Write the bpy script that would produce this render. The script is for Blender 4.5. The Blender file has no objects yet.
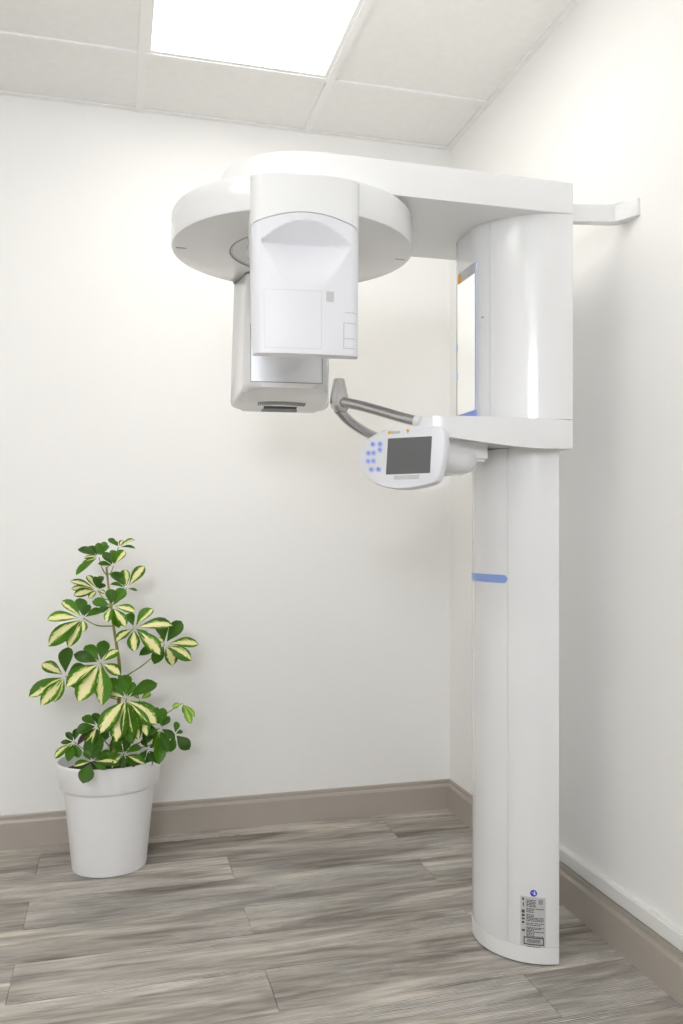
import bpy, bmesh, math, random
from mathutils import Vector, Matrix
random.seed(7)
S = bpy.context.scene
COL = S.collection
R = math.radians

# ------------------------------------------------------------------ camera
CAMZ = 1.0926
F = 839.0
HY = 530.0
YAW = R(15.0)
cam_d = bpy.data.cameras.new('camera')
cam = bpy.data.objects.new('camera', cam_d); COL.objects.link(cam)
cam.location = (0, 0, CAMZ)
cam.rotation_euler = (R(90), 0, -YAW)
cam_d.sensor_fit = 'VERTICAL'; cam_d.sensor_height = 36.0; cam_d.sensor_width = 24.0
cam_d.lens = F * 36.0 / 1024.0
cam_d.shift_y = (HY - 512.0) / 1024.0
cam_d.clip_start = 0.02
S.camera = cam

# ------------------------------------------------------------------ world, light levels, exposure
S.view_settings.view_transform = 'Standard'
S.view_settings.look = 'None'
S.view_settings.gamma = 1.0
S.view_settings.use_curve_mapping = False
S.view_settings.exposure = 0.22
W = bpy.data.worlds.new('world'); S.world = W; W.use_nodes = True
W.node_tree.nodes['Background'].inputs[0].default_value = (0.9, 0.93, 1.0, 1)
W.node_tree.nodes['Background'].inputs[1].default_value = 0.6
TROFFER_POWER = 4.5
TROFFER_COLOR = (1.0, 0.97, 0.915)
FILL_POWER = 25.0  # glow of the added window pane behind the camera
FILL_COLOR = (0.90, 0.94, 1.0)
S.cycles.diffuse_bounces = 8

# room dimensions (metres; camera stands at X=0, Y=0)
XR, XL, YB, YF, H = 1.268, -1.75, 3.084, -1.60, 2.59

# ------------------------------------------------------------------ pixel -> place helpers
SN, CS = math.sin(YAW), math.cos(YAW)
def ray(px, py):
    u = (px - 341.5) / F; v = -(py - HY) / F
    return Vector((u*CS + SN, -u*SN + CS, v))
def at_y(px, py, Y):
    d = ray(px, py); return d * (Y / d.y) + Vector((0, 0, CAMZ))
def at_x(px, py, X):
    d = ray(px, py); return d * (X / d.x) + Vector((0, 0, CAMZ))
def at_plane(px, py, p, n):
    d = ray(px, py); o = Vector((0, 0, CAMZ))
    return o + d * ((p - o).dot(n) / d.dot(n))
def proj_x(p):
    return 341.5 + F * (p[0]*CS - p[1]*SN) / (p[0]*SN + p[1]*CS)

# ------------------------------------------------------------------ materials
def mat(name, col, rough=0.5, metal=0.0, spec=0.5, coat=0.0):
    m = bpy.data.materials.new(name); m.use_nodes = True
    b = m.node_tree.nodes['Principled BSDF']
    b.inputs['Base Color'].default_value = (*col, 1)
    b.inputs['Roughness'].default_value = rough
    b.inputs['Metallic'].default_value = metal
    b.inputs['Specular IOR Level'].default_value = spec
    b.inputs['Coat Weight'].default_value = coat
    b.inputs['Coat Roughness'].default_value = 0.08
    return m
def nodes(m): return m.node_tree.nodes, m.node_tree.links, m.node_tree.nodes['Principled BSDF']
def bump(m, scale, strength, dist=0.001, stretch=None):
    n, l, b = nodes(m)
    tc = n.new('ShaderNodeTexCoord'); nz = n.new('ShaderNodeTexNoise'); bp = n.new('ShaderNodeBump')
    nz.inputs['Scale'].default_value = scale; nz.inputs['Detail'].default_value = 4
    mp = n.new('ShaderNodeMapping')
    if stretch: mp.inputs['Scale'].default_value = stretch
    l.new(tc.outputs['Object'], mp.inputs[0]); l.new(mp.outputs[0], nz.inputs['Vector'])
    l.new(nz.outputs[0], bp.inputs['Height'])
    bp.inputs['Strength'].default_value = strength; bp.inputs['Distance'].default_value = dist
    l.new(bp.outputs[0], b.inputs['Normal'])
    return m
def vary(m, scale, a, c, stretch=None):
    n, l, b = nodes(m)
    tc = n.new('ShaderNodeTexCoord'); nz = n.new('ShaderNodeTexNoise'); rp = n.new('ShaderNodeValToRGB')
    mp = n.new('ShaderNodeMapping')
    if stretch: mp.inputs['Scale'].default_value = stretch
    nz.inputs['Scale'].default_value = scale; nz.inputs['Detail'].default_value = 5
    l.new(tc.outputs['Object'], mp.inputs[0]); l.new(mp.outputs[0], nz.inputs['Vector'])
    rp.color_ramp.elements[0].position = 0.35; rp.color_ramp.elements[0].color = (*a, 1)
    rp.color_ramp.elements[1].position = 0.65; rp.color_ramp.elements[1].color = (*c, 1)
    l.new(nz.outputs[0], rp.inputs[0]); l.new(rp.outputs[0], b.inputs['Base Color'])
    return m
def emit(name, col, power):
    m = mat(name, (0.8, 0.8, 0.8), 0.4)
    n, l, b = nodes(m)
    b.inputs['Emission Color'].default_value = (*col, 1)
    b.inputs['Emission Strength'].default_value = power
    return m

M = {}
M['wall'] = bump(vary(mat('painted_wall', (.86, .855, .84), .62, 0, .3), 1.5, (.86, .855, .838), (.87, .865, .85)), 220, .12, .0006)
M['tile'] = bump(vary(mat('ceiling_tile', (.8, .78, .74), .9, 0, .2), 40, (.87, .865, .848), (.89, .885, .868)), 260, .25, .0006)
M['tee'] = mat('ceiling_grid_metal', (.88, .88, .87), .4)
M['slab'] = mat('concrete_slab', (.4, .4, .4), .9)
M['baseboard'] = bump(vary(mat('taupe_baseboard', (.42, .38, .335), .32, 0, .45), 3, (.41, .368, .322), (.43, .388, .342)), 90, .05)
M['raceway'] = mat('raceway_plastic', (.80, .80, .78), .35)
M['plastic'] = bump(mat('gloss_white_plastic', (.77, .77, .775), .16, 0, .5, .25), 30, .01)
M['plastic_top'] = bump(mat('satin_white_plastic', (.79, .79, .79), .28, 0, .5, .1), 30, .01)
M['plastic_lilac'] = bump(mat('cool_white_plastic', (.74, .74, .78), .32, 0, .5), 30, .01)
M['seam'] = mat('seam_grey', (.30, .30, .31), .6)
M['dark'] = mat('gap_black', (.02, .02, .02), .6)  # vent slots, and the shadow line painted under the column base
M['chrome'] = bump(mat('brushed_steel', (.56, .555, .55), .2, 1.0), 400, .05, .0004, (1, 1, 20))
M['silver'] = mat('silver_plate', (.82, .82, .84), .3, 1.0)
M['mirror'] = mat('mirror_glass', (.96, .97, .95), .01, 1.0)
M['blue'] = vary(mat('blue_plastic', (.25, .36, .72), .4), 20, (.24, .35, .70), (.27, .38, .75))
M['blue_light'] = mat('blue_trim', (.30, .40, .85), .4)
M['button'] = mat('blue_button', (.42, .50, .86), .5)
M['button_icon'] = mat('button_icon_blue', (.10, .14, .50), .5)
M['logo_blue'] = mat('mandatory_sign_blue', (.03, .05, .55), .4)
M['white_print'] = mat('white_print', (.85, .85, .85), .5)
M['screen'] = mat('screen_glass', (.115, .115, .118), .22, 0, .4)
M['sticker'] = mat('grey_sticker', (.52, .52, .52), .45)
M['ink'] = mat('black_ink', (.06, .06, .06), .6)
M['grey_ink'] = mat('grey_ink', (.50, .50, .50), .6)
M['orange'] = mat('orange_ink', (.78, .42, .06), .5)
M['pot'] = bump(mat('white_pot', (.88, .88, .89), .33, 0, .5), 25, .02)
M['soil'] = bump(vary(mat('soil', (.03, .02, .012), .95), 60, (.015, .01, .007), (.06, .04, .025)), 90, 1, .01)
M['stem'] = vary(mat('stem_bark', (.30, .27, .08), .6), 30, (.16, .12, .03), (.42, .42, .13), (1, 1, .3))
M['petiole'] = vary(mat('petiole_green', (.2, .28, .05), .5), 40, (.14, .22, .04), (.30, .34, .09))
M['diffuser'] = emit('lit_diffuser', TROFFER_COLOR, TROFFER_POWER)
M['fill_glass'] = emit('glowing_fill_glass', FILL_COLOR, FILL_POWER)  # pane of the added window, glows as front fill
M['door_paint'] = mat('door_paint', (.75, .75, .74), .4)

# vinyl plank: streaked grey-brown grain, each plank its own offset
def plank_material():
    m = mat('vinyl_plank', (.4, .37, .34), .42, 0, .35)
    n, l, b = nodes(m)
    tc = n.new('ShaderNodeTexCoord'); oi = n.new('ShaderNodeObjectInfo')
    sc = n.new('ShaderNodeVectorMath'); sc.operation = 'SCALE'; sc.inputs['Scale'].default_value = 37.0
    cb = n.new('ShaderNodeCombineXYZ')
    l.new(oi.outputs['Random'], cb.inputs[0]); l.new(oi.outputs['Random'], cb.inputs[1]); l.new(oi.outputs['Random'], cb.inputs[2])
    l.new(cb.outputs[0], sc.inputs[0])
    ad = n.new('ShaderNodeVectorMath'); ad.operation = 'ADD'
    l.new(tc.outputs['Object'], ad.inputs[0]); l.new(sc.outputs[0], ad.inputs[1])
    def noise(stretch, scale, detail, rough=.55, dist=0.):
        mp = n.new('ShaderNodeMapping'); mp.inputs['Scale'].default_value = stretch
        nz = n.new('ShaderNodeTexNoise'); nz.inputs['Scale'].default_value = scale
        nz.inputs['Detail'].default_value = detail; nz.inputs['Roughness'].default_value = rough
        nz.inputs['Distortion'].default_value = dist
        l.new(ad.outputs[0], mp.inputs[0]); l.new(mp.outputs[0], nz.inputs['Vector']); return nz
    broad = noise((1.5, 9.5, 1), 1.0, 7, .62, 1.1)
    fine = noise((7, 85, 1), 1.0, 6, .7)
    patch = noise((1.6, 5, 1), 1.3, 2)
    # broad streaks
    r1 = n.new('ShaderNodeValToRGB'); e = r1.color_ramp.elements
    e[0].position = .31; e[0].color = (.155, .130, .108, 1)
    e[1].position = .70; e[1].color = (.76, .69, .605, 1)
    x = e.new(.43); x.color = (.36, .325, .29, 1)
    x = e.new(.55); x.color = (.52, .485, .445, 1)
    l.new(broad.outputs[0], r1.inputs[0])
    # cool grey patches
    mx = n.new('ShaderNodeMix'); mx.data_type = 'RGBA'; mx.blend_type = 'MIX'
    r2 = n.new('ShaderNodeValToRGB'); r2.color_ramp.elements[0].position = .45; r2.color_ramp.elements[1].position = .7
    r2.color_ramp.elements[1].color = (.6, .6, .6, 1)
    l.new(patch.outputs[0], r2.inputs[0]); l.new(r2.outputs[0], mx.inputs[0])
    l.new(r1.outputs[0], mx.inputs[6]); mx.inputs[7].default_value = (.46, .437, .41, 1)
    # fine grain
    r3 = n.new('ShaderNodeValToRGB'); r3.color_ramp.elements[0].position = .3; r3.color_ramp.elements[0].color = (.70, .70, .70, 1)
    r3.color_ramp.elements[1].position = .68; r3.color_ramp.elements[1].color = (1.16, 1.16, 1.16, 1)
    l.new(fine.outputs[0], r3.inputs[0])
    mid = noise((3.2, 38, 1), 1.0, 4, .6, .4)
    r6 = n.new('ShaderNodeValToRGB'); r6.color_ramp.elements[0].position = .33; r6.color_ramp.elements[0].color = (.66, .65, .635, 1)
    r6.color_ramp.elements[1].position = .66; r6.color_ramp.elements[1].color = (1.26, 1.25, 1.22, 1)
    l.new(mid.outputs[0], r6.inputs[0])
    tn = n.new('ShaderNodeMapRange'); tn.inputs['To Min'].default_value = .70; tn.inputs['To Max'].default_value = .97
    l.new(oi.outputs['Random'], tn.inputs['Value'])
    mt = n.new('ShaderNodeMix'); mt.data_type = 'RGBA'; mt.blend_type = 'MULTIPLY'; mt.inputs[0].default_value = 1
    l.new(r6.outputs[0], mt.inputs[6]); l.new(tn.outputs[0], mt.inputs[7])
    mk = n.new('ShaderNodeMix'); mk.data_type = 'RGBA'; mk.blend_type = 'MULTIPLY'; mk.inputs[0].default_value = 1
    l.new(mx.outputs[2], mk.inputs[6]); l.new(mt.outputs[2], mk.inputs[7]); mx = mk
    mm = n.new('ShaderNodeMix'); mm.data_type = 'RGBA'; mm.blend_type = 'MULTIPLY'; mm.inputs[0].default_value = 1
    l.new(mx.outputs[2], mm.inputs[6]); l.new(r3.outputs[0], mm.inputs[7])
    # pale cathedral grain
    mpw = n.new('ShaderNodeMapping'); mpw.inputs['Scale'].default_value = (1.5, 13, 1)
    sh = n.new('ShaderNodeVectorMath'); sh.operation = 'MULTIPLY'; sh.inputs[1].default_value = (1.2, .12, 0)
    sb = n.new('ShaderNodeVectorMath'); sb.operation = 'SUBTRACT'
    l.new(cb.outputs[0], sh.inputs[0]); l.new(tc.outputs['Object'], sb.inputs[0]); l.new(sh.outputs[0], sb.inputs[1])
    wv = n.new('ShaderNodeTexWave'); wv.wave_type = 'RINGS'; wv.inputs['Scale'].default_value = 5.0
    wv.inputs['Distortion'].default_value = 7; wv.inputs['Detail'].default_value = 3; wv.inputs['Detail Scale'].default_value = 1.2
    l.new(sb.outputs[0], mpw.inputs[0]); l.new(mpw.outputs[0], wv.inputs[0])
    r4 = n.new('ShaderNodeValToRGB'); r4.color_ramp.elements[0].position = .68; r4.color_ramp.elements[1].position = .95
    l.new(wv.outputs[1], r4.inputs[0])
    pm = noise((1.8, 9, 1), 1.0, 2); r5 = n.new('ShaderNodeValToRGB'); r5.color_ramp.elements[0].position = .46; r5.color_ramp.elements[1].position = .58
    l.new(pm.outputs[0], r5.inputs[0])
    ml = n.new('ShaderNodeMath'); ml.operation = 'MULTIPLY'; l.new(r4.outputs[0], ml.inputs[0]); l.new(r5.outputs[0], ml.inputs[1])
    m2 = n.new('ShaderNodeMath'); m2.operation = 'MULTIPLY'; m2.inputs[1].default_value = .75; l.new(ml.outputs[0], m2.inputs[0])
    mc = n.new('ShaderNodeMix'); mc.data_type = 'RGBA'
    l.new(m2.outputs[0], mc.inputs[0]); l.new(mm.outputs[2], mc.inputs[6]); mc.inputs[7].default_value = (.80, .77, .72, 1)
    l.new(mc.outputs[2], b.inputs['Base Color'])
    bp = n.new('ShaderNodeBump'); bp.inputs['Strength'].default_value = .18; bp.inputs['Distance'].default_value = .0008
    l.new(fine.outputs[0], bp.inputs['Height']); l.new(bp.outputs[0], b.inputs['Normal'])
    return m
M['plank'] = plank_material()

# leaves: cream heart, dark green ragged margin
def leaf_material(name, lo, hi, one_side=False, green=(.046, .140, .003), cream=(.80, .74, .40)):
    m = mat(name, green, .38, 0, .25)
    n, l, b = nodes(m)
    at = n.new('ShaderNodeAttribute'); at.attribute_name = 'across'
    tc = n.new('ShaderNodeTexCoord'); oi = n.new('ShaderNodeObjectInfo')
    mp = n.new('ShaderNodeMapping'); mp.inputs['Scale'].default_value = (14, 5, 5)
    l.new(tc.outputs['Generated'], mp.inputs[0])
    cb = n.new('ShaderNodeCombineXYZ'); ml = n.new('ShaderNodeMath'); ml.operation = 'MULTIPLY'; ml.inputs[1].default_value = 50
    l.new(oi.outputs['Random'], ml.inputs[0]); l.new(ml.outputs[0], cb.inputs[2]); l.new(cb.outputs[0], mp.inputs['Location'])
    nz = n.new('ShaderNodeTexNoise'); nz.inputs['Scale'].default_value = 1; nz.inputs['Detail'].default_value = 3
    l.new(mp.outputs[0], nz.inputs['Vector'])
    src = at.outputs['Fac']
    if one_side:
        sh = n.new('ShaderNodeMath'); sh.operation = 'ADD'; sh.inputs[1].default_value = .34; l.new(src, sh.inputs[0]); src = sh.outputs[0]
    if True:
        ab = n.new('ShaderNodeMath'); ab.operation = 'ABSOLUTE'; l.new(src, ab.inputs[0]); src = ab.outputs[0]
    nn = n.new('ShaderNodeMath'); nn.operation = 'MULTIPLY_ADD'; nn.inputs[1].default_value = .9; nn.inputs[2].default_value = -.45
    l.new(nz.outputs[0], nn.inputs[0])
    ad = n.new('ShaderNodeMath'); ad.operation = 'ADD'; l.new(src, ad.inputs[0]); l.new(nn.outputs[0], ad.inputs[1])
    rp = n.new('ShaderNodeMapRange'); rp.inputs['From Min'].default_value = lo; rp.inputs['From Max'].default_value = hi
    l.new(ad.outputs[0], rp.inputs['Value'])
    cr = n.new('ShaderNodeValToRGB'); e = cr.color_ramp.elements
    e[0].position = 0; e[0].color = (*cream, 1); e[1].position = 1; e[1].color = (*green, 1)
    x = e.new(.3); x.color = (.62, .64, .20, 1); x = e.new(.62); x.color = (.20, .36, .03, 1)
    l.new(rp.outputs[0], cr.inputs[0]); tn = n.new('ShaderNodeMapRange'); tn.inputs['To Min'].default_value = .72; tn.inputs['To Max'].default_value = 1.45
    l.new(oi.outputs['Random'], tn.inputs['Value'])
    mg = n.new('ShaderNodeMix'); mg.data_type = 'RGBA'; mg.blend_type = 'MULTIPLY'
    l.new(rp.outputs[0], mg.inputs[0]); l.new(cr.outputs[0], mg.inputs[6]); l.new(tn.outputs[0], mg.inputs[7])
    l.new(mg.outputs[2], b.inputs['Base Color'])
    b.inputs['Subsurface Weight'].default_value = 0.0
    return m
M['leaf_c'] = leaf_material('variegated_leaf', .36, .64)
M['leaf_h'] = leaf_material('half_variegated_leaf', .22, .46, True)
M['leaf_g'] = leaf_material('green_leaf', -.75, -.05, False, (.040, .122, .003), (.14, .27, .010))
M['leaf_l'] = leaf_material('young_leaf', -.6, .9, False, (.10, .26, .02), (.3, .42, .06))
M['leaf_b'] = mat('withered_leaf', (.05, .025, .015), .6)

# ------------------------------------------------------------------ object helpers
def link(name, me, m=None, parent=None, origin=None):
    o = bpy.data.objects.new(name, me); COL.objects.link(o)
    if m is not None and not me.materials: me.materials.append(m)
    if parent is not None:
        o.parent = parent
        if parent.type == 'EMPTY': o.matrix_parent_inverse = Matrix.Translation(-parent.location)
    return o
def from_bm(name, bm, m, parent=None, smooth=35):
    me = bpy.data.meshes.new(name)
    bmesh.ops.recalc_face_normals(bm, faces=bm.faces)
    bm.to_mesh(me); bm.free()
    if smooth:
        for p in me.polygons: p.use_smooth = True
        me.set_sharp_from_angle(angle=R(smooth))
    return link(name, me, m, parent)
def add_box(bm, lo, hi, mtx=None):
    r = bmesh.ops.create_cube(bm, size=1)
    c = [(a+b)/2 for a, b in zip(lo, hi)]; d = [b-a for a, b in zip(lo, hi)]
    for v in r['verts']:
        v.co = Vector((v.co.x*d[0]+c[0], v.co.y*d[1]+c[1], v.co.z*d[2]+c[2]))
        if mtx is not None: v.co = mtx @ v.co
    return r['verts']
def box(name, lo, hi, m, parent=None, bev=0., seg=2, mtx=None):
    bm = bmesh.new(); add_box(bm, lo, hi, mtx)
    if bev: bmesh.ops.bevel(bm, geom=bm.edges[:], offset=bev, segments=seg, affect='EDGES', profile=.5)
    return from_bm(name, bm, m, parent, 35 if bev else 0)
def add_prism(bm, pts, z0, z1, bev=0., seg=3, zfun=None, bev_bottom=True, bev_top=True):
    """pts: plan outline; z0/z1 heights (zfun(x,y)->bottom z overrides z0)."""
    lo = [bm.verts.new((x, y, zfun(x, y) if zfun else z0)) for x, y in pts]
    hi = [bm.verts.new((x, y, z1)) for x, y in pts]
    n = len(pts)
    fb = bm.faces.new(list(reversed(lo))); ft = bm.faces.new(hi)
    for i in range(n):
        j = (i+1) % n; bm.faces.new((lo[i], lo[j], hi[j], hi[i]))
    if bev:
        ed = (list(fb.edges) if bev_bottom else []) + (list(ft.edges) if bev_top else [])
        bmesh.ops.bevel(bm, geom=ed, offset=bev, segments=seg, affect='EDGES', profile=.5)
def prism(name, pts, z0, z1, m, parent=None, bev=0., seg=3, zfun=None, smooth=35, **k):
    bm = bmesh.new(); add_prism(bm, pts, z0, z1, bev, seg, zfun, **k)
    return from_bm(name, bm, m, parent, smooth)
def add_tube(bm, path, radii, seg=16, caps=True):
    path = [Vector(p) for p in path]
    if not isinstance(radii, (list, tuple)): radii = [radii]*len(path)
    rings = []; up = Vector((0, 0, 1))
    for i, p in enumerate(path):
        t = (path[min(i+1, len(path)-1)] - path[max(i-1, 0)]).normalized()
        a = t.cross(up)
        if a.length < 1e-3: a = t.cross(Vector((1, 0, 0)))
        a.normalize(); b = a.cross(t).normalized()
        rings.append([bm.verts.new(p + (a*math.cos(2*math.pi*k/seg) + b*math.sin(2*math.pi*k/seg))*radii[i]) for k in range(seg)])
    for r0, r1 in zip(rings, rings[1:]):
        for k in range(seg):
            bm.faces.new((r0[k], r0[(k+1) % seg], r1[(k+1) % seg], r1[k]))
    if caps:
        bm.faces.new(list(reversed(rings[0]))); bm.faces.new(rings[-1])
def tube(name, path, radii, m, parent=None, seg=16):
    bm = bmesh.new(); add_tube(bm, path, radii, seg); return from_bm(name, bm, m, parent, 50)
def lathe(name, prof, c, m, parent=None, seg=64):
    bm = bmesh.new(); rings = []
    for r, z in prof:
        if r < 1e-5: rings.append([bm.verts.new((c[0], c[1], z))])
        else: rings.append([bm.verts.new((c[0]+r*math.cos(2*math.pi*k/seg), c[1]+r*math.sin(2*math.pi*k/seg), z)) for k in range(seg)])
    for a, b in zip(rings, rings[1:]):
        for k in range(seg):
            j = (k+1) % seg
            if len(a) == 1 and len(b) == 1: continue
            if len(a) == 1: bm.faces.new((a[0], b[j], b[k]))
            elif len(b) == 1: bm.faces.new((a[k], a[j], b[0]))
            else: bm.faces.new((a[k], a[j], b[j], b[k]))
    return from_bm(name, bm, m, parent, 35)
def smooth_path(pts, n=12):
    pts = [Vector(p) for p in pts]; out = []
    q = [pts[0]*2-pts[1]] + pts + [pts[-1]*2-pts[-2]]
    for i in range(1, len(q)-2):
        for k in range(n):
            t = k/n; a, b, c, d = q[i-1], q[i], q[i+1], q[i+2]
            out.append(.5*((2*b)+(c-a)*t+(2*a-5*b+4*c-d)*t*t+(3*b-a-3*c+d)*t**3))
    out.append(pts[-1]); return out
def thing(name, loc, label, cat, group=None):
    o = bpy.data.objects.new(name, None); COL.objects.link(o); o.location = loc
    o.empty_display_size = .1
    o['label'] = label; o['category'] = cat
    if group: o['group'] = group
    return o
def tag(o, label, cat):
    o['label'] = label; o['category'] = cat; return o
def struct(o, label=None):
    o['kind'] = 'structure'
    if label: o['label'] = label
    return o

# ------------------------------------------------------------------ the room shell
T = .1
fl = struct(box('floor', (XL-T, YF-T, -.12), (XR+T, YB+T, -.004), M['slab']), 'grey brown wood look vinyl plank floor')
struct(box('wall_back', (XL-T, YB, 0), (XR+T, YB+T, 2.75), M['wall']), 'off white painted back wall behind the plant')
struct(box('wall_right', (XR, YF-T, 0), (XR+T, YB, 2.75), M['wall']), 'off white painted right wall behind the x-ray column')
struct(box('wall_left', (XL-T, YF-T, 0), (XL, YB, 2.75), M['wall']), 'off white painted left wall')
WX0, WX1, WZ0, WZ1 = -1.25, -.35, 1.72, 2.34
bm = bmesh.new()
add_box(bm, (XL, YF-T, 0), (WX0, YF, 2.75)); add_box(bm, (WX1, YF-T, 0), (XR, YF, 2.75))
add_box(bm, (WX0, YF-T, WZ1), (WX1, YF, 2.75)); add_box(bm, (WX0, YF-T, 0), (WX1, YF, WZ0))
struct(from_bm('wall_front', bm, M['wall'], None, 0), 'off white painted wall with an added high window behind the viewer')
# unseen high window added behind the viewer for front fill and the carriage highlight
wb = bmesh.new(); f_ = .04
for lo, hi in (((WX0, YF-.07, WZ0), (WX0+f_, YF-.01, WZ1)), ((WX1-f_, YF-.07, WZ0), (WX1, YF-.01, WZ1)),
               ((WX0+f_, YF-.07, WZ1-f_), (WX1-f_, YF-.01, WZ1)), ((WX0+f_, YF-.07, WZ0), (WX1-f_, YF-.01, WZ0+f_))):
    add_box(wb, lo, hi)
win = struct(from_bm('fill_window_1', wb, M['door_paint'], None, 0), 'added unseen high window, white frame and glowing pane for front fill light')
box('pane', (WX0+f_, YF-.05, WZ0+f_), (WX1-f_, YF-.04, WZ1-f_), M['fill_glass'], win)

# planks, half-bond rows, 1.214 x 0.187 m
PL, PW = 1.214, .187
def plank_mesh(L, Wd):
    bm = bmesh.new(); add_box(bm, (0, 0, -.004), (L, Wd, 0))
    top = [e for e in bm.edges if all(abs(v.co.z) < 1e-6 for v in e.verts)]
    bmesh.ops.bevel(bm, geom=top, offset=.0009, segments=1, affect='EDGES')
    me = bpy.data.meshes.new('plank'); bm.to_mesh(me); bm.free(); me.materials.append(M['plank']); return me
PC = {}
row = -2
y = 3.0  # a row boundary (0.187 steps)
ys = [2.999 - PW*k for k in range(0, 25)]
for i, y0 in enumerate(ys):
    y1 = y0 + PW
    a, b = max(y0, YF), min(y1, YB)
    if b - a < .01: continue
    off = .357 if i % 2 == 0 else .967   # end joints of alternate rows
    
    x = off - 4*PL
    while x < XR:
        l0, l1 = max(x, XL), min(x+PL, XR)
        x += PL
        if l1 - l0 < .01: continue
        key = (round(l1-l0, 3), round(b-a, 3))
        if key not in PC: PC[key] = plank_mesh(key[0]-.0008, key[1]-.0008)
        o = link('plank', PC[key], None, fl); o.location = (l0, a, 0)

# skirting
def baseboard_prof(t=.015, h=.113):
    return [(0, 0), (t, 0), (t, h-.025), (t-.0045, h-.0175), (t-.0088, h-.0155), (t-.0085, h-.004), (t-.0105, h), (0, h)]
def skirting(name, p0, p1, n, label):
    bm = bmesh.new(); rows = []
    for p in (p0, p1):
        rows.append([bm.verts.new((p[0]+n[0]*d, p[1]+n[1]*d, z)) for d, z in baseboard_prof()])
    k = len(rows[0])
    for i in range(k): bm.faces.new((rows[0][i], rows[0][(i+1) % k], rows[1][(i+1) % k], rows[1][i]))
    bm.faces.new(rows[0]); bm.faces.new(rows[1])
    return struct(from_bm(name, bm, M['baseboard'], None, 0), label)
skirting('baseboard_back', (XL, YB), (XR, YB), (0, -1), 'taupe baseboard along the back wall')
skirting('baseboard_right', (XR, YB-.014), (XR, YF), (-1, 0), 'taupe baseboard along the right wall')
skirting('baseboard_left', (XL, YB-.014), (XL, YF), (1, 0), 'taupe baseboard along the left wall')

# white cable raceway above the right skirting
bm = bmesh.new()
add_box(bm, (XR-.016, YF, .1225), (XR, 2.32, .164))
bmesh.ops.bevel(bm, geom=[e for e in bm.edges if abs(e.verts[0].co.y-e.verts[1].co.y) > .5 and e.verts[0].co.x < XR-.01], offset=.004, segments=3, affect='EDGES')
rw = tag(from_bm('cable_raceway', bm, M['raceway']), 'long white plastic cable raceway on right wall just above taupe baseboard', 'raceway')

# ceiling: slab, tiles, tees
ce = struct(box('ceiling', (XL-T, YF-T, 2.66), (XR+T, YB+T, 2.75), M['slab']), 'suspended ceiling of off white tiles in a metal grid')
GX = [XL, -1.142, -.532, .078, .688, XR]
GY = [YF, -.95, .27, 1.49, 2.71, YB]
troffers = [(3, 3), (1, 2)]      # (column, row) cells that hold light panels
tw = .012
for i in range(5):
    for j in range(5):
        if (i, j) in troffers: continue
        if GX[i+1]-GX[i] < .05: continue
        box('ceiling_tile', (GX[i]+.004, GY[j]+.004, H+.003), (GX[i+1]-.004, GY[j+1]-.004, H+.018), M['tile'], ce)
for x in GX[1:-1]:
    bm = bmesh.new(); add_box(bm, (x-tw, YF, H-.005), (x+tw, YB, H+.0028)); add_box(bm, (x-.002, YF, H), (x+.002, YB, H+.035))
    from_bm('tee', bm, M['tee'], ce, 0)
for i in range(5):
    for y in GY[1:-1]:
        bm = bmesh.new(); add_box(bm, (GX[i]+tw, y-tw, H-.004), (GX[i+1]-tw, y+tw, H+.0028)); add_box(bm, (GX[i]+tw, y-.002, H), (GX[i+1]-tw, y+.002, H+.03))
        from_bm('tee', bm, M['tee'], ce, 0)
for lo, hi in (((XL, YB-.02, H-.003), (XR, YB, H+.002)), ((XR-.02, YF, H-.003), (XR, YB-.02, H+.002)),
               ((XL, YF, H-.003), (XL+.02, YB-.02, H+.002)), ((XL+.02, YF, H-.003), (XR-.02, YF+.02, H+.002))):
    box('wall_angle', lo, hi, M['tee'], ce)
lab = ['large lit white ceiling light panel above the x-ray machine',
       'lit white ceiling light panel left of the viewer, nearer the left wall']
for k, (i, j) in enumerate(troffers):
    x0, x1, y0, y1 = GX[i]+.012, GX[i+1]-.012, GY[j]+.012, GY[j+1]-.012
    t = thing('ceiling_light', ((x0+x1)/2, (y0+y1)/2, H), lab[k], 'ceiling light', 'ceiling light panels')
    bm = bmesh.new(); fw = .014
    for lo, hi in (((x0, y0, H), (x0+fw, y1, H+.03)), ((x1-fw, y0, H), (x1, y1, H+.03)), ((x0+fw, y0, H), (x1-fw, y0+fw, H+.03)), ((x0+fw, y1-fw, H), (x1-fw, y1, H+.03))):
        add_box(bm, lo, hi)
    from_bm('frame', bm, M['tee'], t, 0)
    box('diffuser', (x0+fw, y0+fw, H+.006), (x1-fw, y1-fw, H+.010), M['diffuser'], t)

# ------------------------------------------------------------------ the x-ray machine
YC = 2.056                       # symmetry plane of column, carriage and arm
mc = thing('panoramic_xray_machine', (1.05, YC, 0), 'tall white dental panoramic x-ray machine standing against the right wall', 'x-ray machine')

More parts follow.
